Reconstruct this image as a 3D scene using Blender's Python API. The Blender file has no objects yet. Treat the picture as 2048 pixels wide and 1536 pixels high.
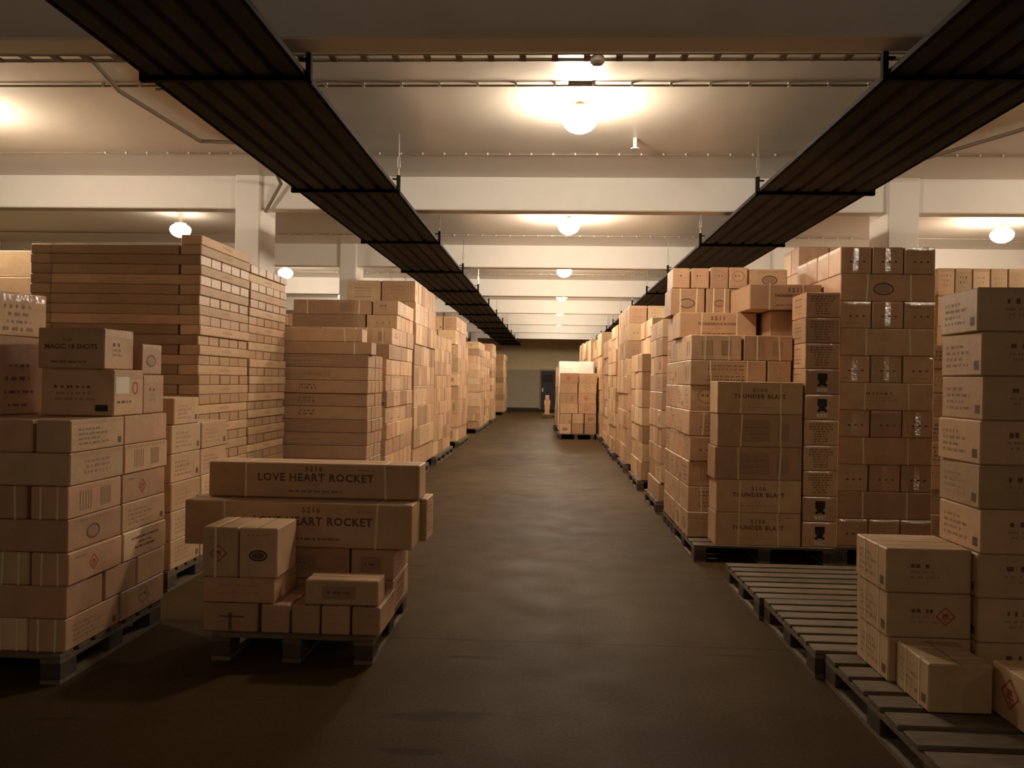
import bpy, bmesh, math, random
from mathutils import Vector, Matrix
from mathutils.bvhtree import BVHTree

# ------------------------------------------------------------------ basics
S = bpy.context.scene
C = S.collection
PI = math.pi
ORD = ['top', 'second', 'third', 'fourth', 'fifth', 'sixth', 'seventh', 'eighth', 'ninth', 'tenth', 'eleventh', 'twelfth',
       'thirteenth', 'fourteenth', 'fifteenth', 'sixteenth', 'seventeenth', 'eighteenth', 'nineteenth', 'twentieth',
       'twenty-first', 'twenty-second', 'twenty-third', 'twenty-fourth', 'twenty-fifth', 'twenty-sixth', 'twenty-seventh',
       'twenty-eighth', 'twenty-ninth', 'thirtieth', 'thirty-first', 'thirty-second']

def link(o, parent=None):
    C.objects.link(o)
    if parent is not None:
        o.parent = parent
    return o

def mesh_obj(name, me, parent=None, loc=(0, 0, 0), rz=0.0):
    o = bpy.data.objects.new(name, me)
    o.location = loc
    o.rotation_euler = (0, 0, rz)
    return link(o, parent)

def empty(name, loc=(0, 0, 0), rz=0.0):
    o = bpy.data.objects.new(name, None)
    o.empty_display_size = 0.1
    o.location = loc
    o.rotation_euler = (0, 0, rz)
    return link(o)

def tag(o, label, cat, group=None):
    o['label'] = label
    o['category'] = cat
    if group:
        o['group'] = group
    return o

class MB:
    """collects verts/faces of one part"""
    def __init__(s):
        s.v = []; s.f = []; s.mi = []
    def quad(s, a, b, c, d, mi=0):
        n = len(s.v); s.v += [a, b, c, d]; s.f.append((n, n + 1, n + 2, n + 3)); s.mi.append(mi)
    def poly(s, pts, mi=0):
        n = len(s.v); s.v += list(pts); s.f.append(tuple(range(n, n + len(pts)))); s.mi.append(mi)
    def box(s, x0, x1, y0, y1, z0, z1, mi=0, M=None):
        n = len(s.v)
        p = [(x0, y0, z0), (x1, y0, z0), (x1, y1, z0), (x0, y1, z0), (x0, y0, z1), (x1, y0, z1), (x1, y1, z1), (x0, y1, z1)]
        if M is not None:
            p = [tuple(M @ Vector(q)) for q in p]
        s.v += p
        for f in ((0, 3, 2, 1), (4, 5, 6, 7), (0, 1, 5, 4), (1, 2, 6, 5), (2, 3, 7, 6), (3, 0, 4, 7)):
            s.f.append(tuple(n + i for i in f)); s.mi.append(mi)
    def cbox(s, x0, x1, y0, y1, z0, z1, c, mi=0, M=None):
        """box with chamfered edges and corners"""
        n = len(s.v)
        P = []
        for X, sx in ((x0, 1), (x1, -1)):
            for Y, sy in ((y0, 1), (y1, -1)):
                for Z, sz in ((z0, 1), (z1, -1)):
                    P += [(X, Y + sy * c, Z + sz * c), (X + sx * c, Y, Z + sz * c), (X + sx * c, Y + sy * c, Z)]
        if M is not None:
            P = [tuple(M @ Vector(q)) for q in P]
        s.v += P
        I = lambda ix, iy, iz, k: n + (ix * 4 + iy * 2 + iz) * 3 + k
        F = []
        F.append((I(0,0,0,0), I(0,0,1,0), I(0,1,1,0), I(0,1,0,0)))
        F.append((I(1,0,0,0), I(1,1,0,0), I(1,1,1,0), I(1,0,1,0)))
        F.append((I(0,0,0,1), I(1,0,0,1), I(1,0,1,1), I(0,0,1,1)))
        F.append((I(0,1,0,1), I(0,1,1,1), I(1,1,1,1), I(1,1,0,1)))
        F.append((I(0,0,0,2), I(0,1,0,2), I(1,1,0,2), I(1,0,0,2)))
        F.append((I(0,0,1,2), I(1,0,1,2), I(1,1,1,2), I(0,1,1,2)))
        for a in (0, 1):
            for b in (0, 1):
                fl = (a ^ b) == 0
                e1 = (I(a,b,0,0), I(a,b,0,1), I(a,b,1,1), I(a,b,1,0))
                e2 = (I(a,0,b,0), I(a,1,b,0), I(a,1,b,2), I(a,0,b,2))
                e3 = (I(0,a,b,1), I(0,a,b,2), I(1,a,b,2), I(1,a,b,1))
                F += [e1 if fl else e1[::-1], e2 if fl else e2[::-1], e3 if fl else e3[::-1]]
        for a in (0, 1):
            for b in (0, 1):
                for d in (0, 1):
                    t = (I(a,b,d,0), I(a,b,d,2), I(a,b,d,1))
                    F.append(t if (a ^ b ^ d) == 0 else t[::-1])
        for f in F:
            s.f.append(f); s.mi.append(mi)
    def cyl(s, p0, p1, r, n=8, mi=0, r1=None, cap=True):
        p0 = Vector(p0); p1 = Vector(p1); r1 = r if r1 is None else r1
        d = (p1 - p0).normalized()
        a = d.orthogonal().normalized(); b = d.cross(a)
        k = len(s.v)
        for p, rr in ((p0, r), (p1, r1)):
            for i in range(n):
                t = 2 * PI * i / n
                s.v.append(tuple(p + a * (rr * math.cos(t)) + b * (rr * math.sin(t))))
        for i in range(n):
            j = (i + 1) % n
            s.f.append((k + i, k + j, k + n + j, k + n + i)); s.mi.append(mi)
        if cap:
            s.f.append(tuple(k + i for i in range(n - 1, -1, -1))); s.mi.append(mi)
            s.f.append(tuple(k + n + i for i in range(n))); s.mi.append(mi)
    def lathe(s, c, prof, n=24, mi=0):
        """prof: list of (radius, z) from bottom to top, around the vertical through c"""
        k = len(s.v)
        for r, z in prof:
            for i in range(n):
                t = 2 * PI * i / n
                s.v.append((c[0] + r * math.cos(t), c[1] + r * math.sin(t), c[2] + z))
        for m in range(len(prof) - 1):
            for i in range(n):
                j = (i + 1) % n
                s.f.append((k + m * n + i, k + m * n + j, k + (m + 1) * n + j, k + (m + 1) * n + i)); s.mi.append(mi)
    def mesh(s, name, mats, smooth=False):
        me = bpy.data.meshes.new(name)
        me.from_pydata(s.v, [], s.f)
        if not isinstance(mats, (list, tuple)):
            mats = [mats]
        for m in mats:
            me.materials.append(m)
        if len(mats) > 1:
            me.polygons.foreach_set('material_index', s.mi)
        if smooth:
            me.polygons.foreach_set('use_smooth', [True] * len(me.polygons))
        me.update()
        return me
    def build(s, name, mats, parent=None, loc=(0, 0, 0), rz=0.0, smooth=False):
        return mesh_obj(name, s.mesh(name, mats, smooth), parent, loc, rz)

def structure(o):
    o['kind'] = 'structure'
    return o

# ------------------------------------------------------------------ materials
def mat(name, col, rough=0.7, spec=0.3, metal=0.0, noise=None, bump=None, rand=0.0, coat=0.0, detail=6, aniso=(1, 1, 1), col2=None):
    m = bpy.data.materials.new(name)
    m.use_nodes = True
    nt = m.node_tree; N = nt.nodes; L = nt.links
    b = N['Principled BSDF']
    b.inputs['Roughness'].default_value = rough
    b.inputs['Metallic'].default_value = metal
    b.inputs['Specular IOR Level'].default_value = spec
    b.inputs['Coat Weight'].default_value = coat
    b.inputs['Base Color'].default_value = (*col, 1)
    tc = N.new('ShaderNodeTexCoord')
    mp = N.new('ShaderNodeMapping'); mp.inputs['Scale'].default_value = aniso
    L.new(tc.outputs['Object'], mp.inputs['Vector'])
    out = None
    if noise:
        sc, amt = noise
        n = N.new('ShaderNodeTexNoise'); n.inputs['Scale'].default_value = sc; n.inputs['Detail'].default_value = detail
        n.inputs['Roughness'].default_value = 0.65
        L.new(mp.outputs['Vector'], n.inputs['Vector'])
        r = N.new('ShaderNodeValToRGB')
        c2 = col2 if col2 else tuple(c * (1 - amt) for c in col)
        r.color_ramp.elements[0].position = 0.3; r.color_ramp.elements[0].color = (*c2, 1)
        r.color_ramp.elements[1].position = 0.7; r.color_ramp.elements[1].color = (*col, 1)
        L.new(n.outputs['Fac'], r.inputs['Fac'])
        out = r.outputs['Color']
    if rand:
        oi = N.new('ShaderNodeObjectInfo')
        hs = N.new('ShaderNodeHueSaturation')
        mr = N.new('ShaderNodeMapRange')
        mr.inputs['To Min'].default_value = 1 - rand; mr.inputs['To Max'].default_value = 1 + rand * 0.6
        L.new(oi.outputs['Random'], mr.inputs['Value'])
        L.new(mr.outputs['Result'], hs.inputs['Value'])
        if out: L.new(out, hs.inputs['Color'])
        else: hs.inputs['Color'].default_value = (*col, 1)
        out = hs.outputs['Color']
    if out:
        L.new(out, b.inputs['Base Color'])
    if bump:
        sc, st, dist = bump
        n = N.new('ShaderNodeTexNoise'); n.inputs['Scale'].default_value = sc; n.inputs['Detail'].default_value = 3
        L.new(mp.outputs['Vector'], n.inputs['Vector'])
        bp = N.new('ShaderNodeBump'); bp.inputs['Strength'].default_value = st; bp.inputs['Distance'].default_value = dist
        L.new(n.outputs['Fac'], bp.inputs['Height'])
        L.new(bp.outputs['Normal'], b.inputs['Coat Normal' if coat else 'Normal'])
        if coat: b.inputs['Coat Roughness'].default_value = 0.06
    return m

KRAFT = [mat('kraft_board_%s' % n, c, 0.55, 0.3, noise=(6, 0.2), bump=(9, 0.4, 0.012), rand=0.2) for n, c in
         (('tan', (0.61, 0.385, 0.215)), ('red_brown', (0.56, 0.325, 0.185)), ('pale', (0.70, 0.47, 0.27)), ('ochre', (0.60, 0.395, 0.21)), ('brown', (0.42, 0.25, 0.14)))]
M_BULK = [mat('kraft_bulk_%d' % i, c, 0.65, 0.2, noise=(3, 0.18)) for i, c in enumerate(((0.58, 0.36, 0.19), (0.53, 0.315, 0.175), (0.65, 0.44, 0.25), (0.40, 0.235, 0.13)))]
M_SEAM = mat('flap_gap', (0.10, 0.055, 0.03), 0.9, 0.1)
M_INK = mat('printing_ink', (0.15, 0.085, 0.055), 0.6, 0.2)
M_INK2 = mat('faded_ink', (0.36, 0.22, 0.13), 0.6, 0.2)
M_RED = mat('red_ink', (0.42, 0.06, 0.03), 0.6, 0.2)
M_BLK = mat('black_print', (0.025, 0.018, 0.015), 0.5, 0.3)
M_WHT = mat('white_sticker', (0.75, 0.68, 0.56), 0.5, 0.3)
M_STRAP = mat('poly_strap', (0.72, 0.60, 0.36), 0.45, 0.4)
M_TAPE = mat('clear_tape', (0.55, 0.34, 0.19), 0.4, 0.5, bump=(34, 1.0, 0.16), coat=0.8)
M_WRAP = mat('stretch_wrap', (0.74, 0.69, 0.60), 0.4, 0.6, bump=(22, 1.0, 0.05), coat=1.0, noise=(6, 0.3))
M_WOOD = mat('pallet_wood', (0.19, 0.135, 0.085), 0.8, 0.2, noise=(7, 0.45), bump=(20, 0.4, 0.01), rand=0.25, aniso=(1, 6, 6))
M_WOODB = mat('pallet_block', (0.09, 0.065, 0.045), 0.85, 0.15, noise=(9, 0.4), rand=0.25)
M_CONC = mat('painted_beam', (0.84, 0.79, 0.72), 0.75, 0.2, noise=(2.5, 0.06), bump=(6, 0.15, 0.02))
M_CEIL = mat('ceiling_plaster', (0.66, 0.58, 0.48), 0.33, 0.5, noise=(1.3, 0.10), bump=(1.2, 0.35, 0.05))
M_WALLM = mat('wall_paint', (0.84, 0.66, 0.40), 0.8, 0.2, noise=(1.5, 0.12))
M_WALLD = mat('dado_paint', (0.50, 0.41, 0.29), 0.7, 0.3, noise=(2, 0.1))
M_TRAY = mat('tray_sheet', (0.062, 0.056, 0.050), 0.8, 0.08, noise=(3, 0.35))
M_TRAYB = mat('tray_bar', (0.014, 0.011, 0.009), 0.8, 0.1)
M_STEEL = mat('galvanised_steel', (0.42, 0.38, 0.32), 0.35, 0.5, metal=0.7)
M_PIPE = mat('painted_conduit', (0.22, 0.17, 0.12), 0.6, 0.3)
M_PIPEL = mat('pale_conduit', (0.6, 0.53, 0.43), 0.5, 0.3)
M_DOOR = mat('dark_door', (0.03, 0.026, 0.024), 0.5, 0.3)
M_FRAME = mat('door_frame_paint', (0.30, 0.24, 0.17), 0.6, 0.3)

def floor_mat():
    m = bpy.data.materials.new('worn_concrete'); m.use_nodes = True
    nt = m.node_tree; N = nt.nodes; L = nt.links; b = N['Principled BSDF']
    g = N.new('ShaderNodeNewGeometry')
    def noise(sc, det, scale=(1, 1, 1)):
        mp = N.new('ShaderNodeMapping'); mp.inputs['Scale'].default_value = scale
        L.new(g.outputs['Position'], mp.inputs['Vector'])
        n = N.new('ShaderNodeTexNoise'); n.inputs['Scale'].default_value = sc; n.inputs['Detail'].default_value = det
        L.new(mp.outputs['Vector'], n.inputs['Vector']); return n
    def ramp(src, p0, c0, p1, c1):
        r = N.new('ShaderNodeValToRGB'); r.color_ramp.elements[0].position = p0; r.color_ramp.elements[0].color = (*c0, 1)
        r.color_ramp.elements[1].position = p1; r.color_ramp.elements[1].color = (*c1, 1)
        L.new(src, r.inputs['Fac']); return r.outputs['Color']
    base = ramp(noise(0.55, 8).outputs['Fac'], 0.3, (0.050, 0.030, 0.011), 0.72, (0.080, 0.050, 0.021))
    fine = ramp(noise(60, 3).outputs['Fac'], 0.3, (0.78, 0.78, 0.78), 0.7, (1.08, 1.08, 1.08))
    wear = ramp(noise(1.2, 5, (1, 0.18, 1)).outputs['Fac'], 0.35, (0.86, 0.84, 0.82), 0.65, (1.08, 1.06, 1.03))
    stain = ramp(noise(2.2, 2, (0.6, 2.5, 1)).outputs['Fac'], 0.27, (0.62, 0.6, 0.58), 0.33, (1, 1, 1))
    def mul(a, b_):
        x = N.new('ShaderNodeMix'); x.data_type = 'RGBA'; x.blend_type = 'MULTIPLY'; x.inputs['Factor'].default_value = 1
        L.new(a, x.inputs['A']); L.new(b_, x.inputs['B']); return x.outputs['Result']
    c = mul(mul(mul(base, fine), wear), stain)
    # slab joints across the aisle, every 3.3 m
    sx = N.new('ShaderNodeSeparateXYZ'); L.new(g.outputs['Position'], sx.inputs[0])
    md = N.new('ShaderNodeMath'); md.operation = 'PINGPONG'; md.inputs[1].default_value = 1.65
    ad = N.new('ShaderNodeMath'); ad.operation = 'ADD'; ad.inputs[1].default_value = 2.0
    L.new(sx.outputs['Y'], ad.inputs[0]); L.new(ad.outputs[0], md.inputs[0])
    j = ramp(md.outputs[0], 0.006, (0.6, 0.6, 0.6), 0.009, (1, 1, 1))
    c = mul(c, j)
    L.new(c, b.inputs['Base Color'])
    rr = N.new('ShaderNodeMapRange'); rr.inputs['To Min'].default_value = 0.5; rr.inputs['To Max'].default_value = 0.75
    L.new(noise(3, 4).outputs['Fac'], rr.inputs['Value']); L.new(rr.outputs[0], b.inputs['Roughness'])
    b.inputs['Specular IOR Level'].default_value = 0.03
    bp = N.new('ShaderNodeBump'); bp.inputs['Strength'].default_value = 0.3; bp.inputs['Distance'].default_value = 0.004
    L.new(noise(90, 3).outputs['Fac'], bp.inputs['Height']); L.new(bp.outputs['Normal'], b.inputs['Normal'])
    return m
M_FLOOR = floor_mat()

def lamp_mat(strength):
    m = bpy.data.materials.new('lit_globe_%d' % int(strength)); m.use_nodes = True
    nt = m.node_tree; nt.nodes.clear()
    e = nt.nodes.new('ShaderNodeEmission'); e.inputs['Color'].default_value = (1.0, 0.87, 0.70, 1); e.inputs['Strength'].default_value = strength
    o = nt.nodes.new('ShaderNodeOutputMaterial'); nt.links.new(e.outputs[0], o.inputs[0])
    return m

# ------------------------------------------------------------------ setting
XW, Y0, Y1, ZC, ZB = 10.0, -7.0, 42.3, 3.9, 3.5
b = MB(); b.box(-XW, XW, Y0, Y1, -0.2, 0.0); structure(b.build('floor', M_FLOOR))
b = MB(); b.box(-XW, XW, Y0, Y1, ZC, ZC + 0.2); structure(b.build('ceiling', M_CEIL))
b = MB(); b.box(-XW, XW, Y1, Y1 + 0.2, 2.1, ZC, 0); b.box(-XW, XW, Y1 - 0.01, Y1 + 0.2, 0, 2.1, 1)
structure(b.build('wall_back', [M_WALLM, M_WALLD]))
b = MB(); b.box(-XW, XW, Y0 - 0.2, Y0, 0, ZC); structure(b.build('wall_front', M_WALLD))
for nm, x0, x1 in (('wall_left', -XW - 0.2, -XW), ('wall_right', XW, XW + 0.2)):
    b = MB(); b.box(x0, x1, Y0, Y1, 0, ZC); structure(b.build(nm, M_WALLM))
b = MB(); b.box(-XW + 0.02, XW - 0.02, Y1 - 0.03, Y1 - 0.012, 0.0, 0.10); structure(b.build('baseboard_back', M_DOOR))
# door in the end wall
d = b = MB(); b.box(-0.45, 0.30, Y1 - 0.035, Y1 - 0.014, 0.0, 2.05)
door = structure(b.build('door_1', M_DOOR))
b = MB(); b.box(-0.53, -0.45, Y1 - 0.06, Y1 - 0.012, 0, 2.13); b.box(0.30, 0.38, Y1 - 0.06, Y1 - 0.012, 0, 2.13); b.box(-0.45, 0.30, Y1 - 0.06, Y1 - 0.012, 2.05, 2.13)
b.build('door_frame', M_FRAME, door)
b = MB(); b.box(-0.39, -0.33, Y1 - 0.045, Y1 - 0.035, 0.95, 1.15); b.cyl((-0.36, Y1 - 0.045, 1.08), (-0.36, Y1 - 0.09, 1.08), 0.012); b.cyl((-0.36, Y1 - 0.085, 1.08), (-0.24, Y1 - 0.085, 1.08), 0.012)
b.build('door_handle', M_STEEL, door)
b = MB(); b.box(-0.40, 0.15, Y1 - 0.036, Y1 - 0.030, 1.45, 1.85); b.build('door_panel', M_WOODB, door)
BEAMS = [-4.7, 0.0] + [4.66 + 4.72 * k for k in range(8)]
for i, y in enumerate(BEAMS):
    b = MB(); b.cbox(-XW, XW, y, y + 0.22, ZB, ZC, 0.012)
    structure(b.build('beam_%d' % (i + 1), M_CONC))
n = 0
for y in BEAMS[2:]:
    for x0, x1 in ((-3.76, -3.46), (3.83, 4.18)):
        n += 1
        if n == 1: x0 -= .32; x1 -= .32
        b = MB(); b.cbox(x0, x1, y - 0.05, y + 0.50, 0, ZC - 0.001, 0.015)
        structure(b.build('column_%d' % n, M_CONC))
# recessed soffit strip beside each beam
for i, y in enumerate(BEAMS[1:]):
    b = MB(); b.box(-XW, XW, y - 0.92, y, ZC - 0.010, ZC)
    structure(b.build('trim_%d' % (i + 1), M_CEIL))

# ------------------------------------------------------------------ conduits on the ceiling
for i, y in enumerate(BEAMS[2:]):
    nth = ['nearest', 'second', 'third', 'fourth', 'fifth', 'sixth', 'seventh', 'eighth'][i]
    t = empty('ceiling_conduit', (0, y - 0.95, ZC - 0.015))
    tag(t, 'thin clipped conduit crossing the ceiling just before the %s beam' % nth, 'conduit', 'conduits across the ceiling')
    b = MB(); b.cyl((-XW + .1, 0, 0), (XW - .1, 0, 0), 0.006, 6); b.build('pipe', M_PIPE, t)
    if i < 4:
        for k in range(-21, 22):
            b = MB(); b.box(k * 0.23 - 0.008, k * 0.23 + 0.008, -0.010, 0.010, -0.008, 0.015); b.build('clip', M_PIPEL, t)
t = empty('ceiling_conduit', (0, 6.45, ZC - 0.02))
tag(t, 'thin conduit crossing the ceiling beside the nearest aisle lamp', 'conduit')
b = MB(); b.cyl((-XW + .1, 0, 0), (XW - .1, 0, 0), 0.009, 6); b.build('pipe', M_PIPE, t)
for k in range(-12, 13):
    b = MB(); b.box(k * 0.31 - 0.01, k * 0.31 + 0.01, -0.014, 0.014, -0.011, 0.018); b.build('clip', M_PIPEL, t)
for idx, y in enumerate((5.08, 14.38)):
    t = empty('cable_ladder', (0, y, 3.58))
    tag(t, ['narrow ladder of twin pipes hung behind the nearest beam', 'narrow ladder of twin pipes hung behind the third beam'][idx], 'cable ladder')
    for dy in (0.0, 0.10):
        b = MB(); b.cyl((-8, dy, 0), (8, dy, 0), 0.011, 6); b.build('rail', M_PIPE, t)
    for k in range(-24, 25):
        b = MB(); b.box(k * 0.205 - 0.02, k * 0.205 + 0.02, 0.0, 0.10, -0.014, 0.008); b.build('rung', M_PIPE, t)
    for x in (-5, -2.6, 0.27, 2.6, 5):
        b = MB(); b.cyl((x, 0.05, 0), (x, 0.05, 0.32), 0.006, 6); b.build('hanger_rod', M_PIPE, t)
    b = MB(); b.lathe((0.27, 0.05, -0.05), [(0.001, -0.01), (0.03, -0.005), (0.045, 0.01), (0.045, 0.045), (0.001, 0.05)], 18)
    b.build('junction_box', M_PIPEL, t, smooth=False)
# duct run on the ceiling at the left
def run(name, pts, r, m, label, cat):
    b = MB()
    for p, q in zip(pts, pts[1:]):
        b.cyl(p, q, r, 8)
    return tag(b.build(name, m), label, cat)
run('ceiling_conduit', [(-3.35, 5.3, 3.86), (-3.62, 6.5, 3.86), (-3.55, 7.9, 3.86), (-3.17, 7.95, 3.86), (-3.05, 8.5, 3.84), (-3.2, 9.30, 3.78), (-3.4, 9.34, 3.45)], 0.02, M_PIPE,
    'bent conduit on the ceiling left of the left tray', 'conduit')
run('ceiling_conduit', [(-3.3, 6.5, 3.87), (-2.75, 6.45, 3.87), (-2.7, 8.0, 3.87)], 0.011, M_PIPE, 'thin bent cable on the ceiling above the left tray', 'conduit')
run('ceiling_conduit', [(5.2, 5.3, 3.86), (4.2, 7.6, 3.86), (3.4, 9.30, 3.85), (3.3, 11.0, 3.86), (2.9, 13.8, 3.86)], 0.02, M_PIPE, 'slanting conduit on the ceiling right of the right tray', 'conduit')
b = MB(); b.cyl((0.80, 7.9, 3.9), (0.80, 7.9, 3.80), 0.02, 10); b.cyl((0.80, 7.9, 3.80), (0.80, 7.9, 3.79), 0.045, 12)
tag(b.build('smoke_detector', M_WHT), 'small white detector on the ceiling right of the nearest lamp', 'detector')

# ------------------------------------------------------------------ suspended trays
def tray(xa, xb, side, label):
    """xa..xb = tray width, side = +1 when the aisle lies at +x"""
    t = empty('suspended_tray', ((xa + xb) / 2, 0, 3.35))
    tag(t, label, 'tray', 'trays hung along the aisle')
    w = (xb - xa) / 2
    ya, yb = -3.0, 41.8
    prof = []
    nrib = 6; p = 2 * w / nrib
    for i in range(nrib):
        x = -w + i * p
        prof += [(x, 0.028), (x + p * 0.12, 0.028), (x + p * 0.2, 0.0), (x + p * 0.82, 0.0), (x + p * 0.9, 0.028)]
    prof.append((w, 0.028))
    b = MB()
    for (x0, z0), (x1, z1) in zip(prof, prof[1:]):
        b.quad((x0, ya, z0), (x1, ya, z1), (x1, yb, z1), (x0, yb, z0))
        b.quad((x0, ya, z0 + 0.004), (x0, yb, z0 + 0.004), (x1, yb, z1 + 0.004), (x1, ya, z1 + 0.004))
    b.build('ribbed_sheet', M_TRAY, t)
    for s in (-1, 1):
        b = MB(); b.box(s * w - 0.004, s * w + 0.004, ya, yb, 0.0, 0.034); b.box(min(s * w, s * (w - .03)), max(s * w, s * (w - .03)), ya, yb, 0.030, 0.034)
        b.build('side_rail', M_TRAY, t)
    k = 0
    y = 4.86 - 2.91 * 2
    while y < 41:
        b = MB(); b.box(-w - 0.035, w + 0.035, y - 0.025, y + 0.025, -0.03, -0.004); b.box(-w - 0.035, w + 0.035, y - 0.025, y - 0.02, -0.03, 0.03)
        b.build('cross_bar', M_TRAYB, t)
        for s in (-1, 1):
            x = s * (w + 0.022)
            b = MB(); b.box(x - 0.016, x + 0.016, y - 0.02, y + 0.02, -0.03, 0.14); b.box(x - s * 0.06, x, y - 0.012, y + 0.012, 0.10, 0.112)
            b.build('bracket', M_TRAYB, t)
            b = MB()
            b.cyl((x, y, 0.13), (x, y, 0.20), 0.005, 6)
            for q in (-1, 1):
                b.cyl((x, y, 0.20), (x + q * 0.011, y, 0.22), 0.004, 6); b.cyl((x + q * 0.011, y, 0.22), (x + q * 0.011, y, 0.31), 0.004, 6)
                b.cyl((x + q * 0.011, y, 0.31), (x, y, 0.33), 0.004, 6)
            b.cyl((x, y, 0.33), (x, y, 0.55), 0.005, 6)
            b.build('hanger_rod', M_STEEL, t)
        y += 2.91
tray(-2.53, -1.53, 1, 'long dark ribbed tray hung along the left side of the aisle')
tray(1.98, 3.02, -1, 'long dark ribbed tray hung along the right side of the aisle')

# ------------------------------------------------------------------ lamps
def lamp(x, y, z, power, label, r=0.15):
    t = empty('ceiling_lamp', (x, y, z))
    tag(t, label, 'lamp', 'round ceiling lamps')
    b = MB()
    b.lathe((0, 0, 0), [(0.001, -r * .78)] + [(r * math.sin(a), -r * .78 * math.cos(a)) for a in (0.35, 0.7, 1.05, 1.4, 1.57)] + [(r * math.cos(a), r * .6 * math.sin(a)) for a in (0.35, 0.7, 1.05)], 20)
    g = b.build('globe', lamp_mat(power * (0.1 / r) ** 2), t, smooth=True)
    b = MB(); b.lathe((0, 0, 0), [(0.001, r * .50), (r * .55, r * .50), (r * .55, r * .62), (0.03, r * .7), (0.03, ZC - z - 0.02), (0.06, ZC - z - 0.02), (0.06, ZC - z), (0.001, ZC - z)], 16)
    b.build('lamp_base', M_PIPEL, t)
    b = MB(); q = ZC - z; b.box(-0.11, 0.11, -0.40, -0.33, q - .022, q); b.box(-0.015, 0.015, -0.34, -0.05, q - .02, q)
    b.build('shadow_bracket', M_PIPEL, t)  # unseen bracket, put in to cast a shadow on the ceiling
    return t
NTH = ['nearest', 'second', 'third', 'fourth', 'fifth', 'sixth', 'seventh', 'eighth']
PW = 1350.0
for k in range(8):
    y = 6.85 + 4.72 * k
    if k == 7: break
    lamp(0.22 + 0.02 * k, y, 3.74, PW * (.8 if k == 0 else 1.35), '%s glowing round lamp above the middle of the aisle' % NTH[k])
for k in range(4):
    lamp(-5.5, 6.9 + 4.72 * k, 3.66, PW * (.75, .12, 1.0, .8)[k], ['glowing lamp above the far left, just outside the picture edge', 'glowing lamp over the wide dark stack at the left',
         'second glowing lamp back over the left-hand storage', 'third glowing lamp back over the left-hand storage'][k])
    lamp(6.35, 6.9 + 4.72 * k, 3.68, PW * .8, ['glowing lamp above the far right, just outside the picture edge', 'glowing lamp beside the right-hand white column',
         'second glowing lamp back over the right-hand storage', 'third glowing lamp back over the right-hand storage'][k])

for x, nm in ((-5.5, 'left'), (0.3, 'middle'), (6.3, 'right')):  # unseen fill lamps, added to brighten the camera-facing fronts
    lamp(x, -2.3, 3.2, PW * .2, 'hanging fill lamp added behind the photographer, %s row' % nm)
# ------------------------------------------------------------------ pallets
PAL = {}
def pallet(x, y, W, D, label, rz=0.0, side_boards='x', seed=0):
    """near left corner x,y ; deck boards run along x"""
    t = empty('wooden_pallet', (x + W / 2, y + D / 2, 0), rz)
    tag(t, label, 'pallet', 'wooden pallets under the stacks')
    key = (round(W, 2), round(D, 2))
    if key not in PAL:
        P = []
        nb = 7
        bw = D / (nb + 0.35 * (nb - 1)); gap = bw * 0.35
        for i in range(nb):
            b = MB(); y0 = -D / 2 + i * (bw + gap); b.cbox(-W / 2, W / 2, y0, y0 + bw, 0.122, 0.144, 0.003)
            P.append(('deck_board', b.mesh('deck_board', M_WOOD)))
        for s in (-1, 0, 1):
            xc = s * (W / 2 - 0.05)
            b = MB(); b.box(xc - 0.05, xc + 0.05, -D / 2, D / 2, 0.100, 0.1215); P.append(('stringer_board', b.mesh('stringer_board', M_WOOD)))
            b = MB(); b.box(xc - 0.05, xc + 0.05, -D / 2, D / 2, 0.0, 0.0215); P.append(('bottom_board', b.mesh('bottom_board', M_WOOD)))
            for s2 in (-1, 0, 1):
                yc = s2 * (D / 2 - 0.07)
                b = MB(); b.cbox(xc - 0.05, xc + 0.05, yc - 0.07, yc + 0.07, 0.022, 0.0995, 0.004); P.append(('block', b.mesh('block', M_WOODB)))
        PAL[key] = P
    for nm, me in PAL[key]:
        mesh_obj(nm, me, t)
    return t

# ------------------------------------------------------------------ cartons: a list first, built afterwards
BOX = []
def add(x0, x1, y0, y1, z0, z1, label, look='plain', rz=0.0, mk=None, m=None, kind='cardboard_box', group=None, force=False):
    BOX.append(dict(x0=x0, x1=x1, y0=y0, y1=y1, z0=z0, z1=z1, label=label, look=look, rz=rz, mk=mk or [], m=m, kind=kind, group=group, force=force))

LOOKW = {'plain': 'plain', 'tape_end': 'taped', 'strapx': 'strapped', 'strap': 'strapped', 'tape': 'taped', 'strapy': 'strapped'}
rng = random.Random(7)

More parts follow.
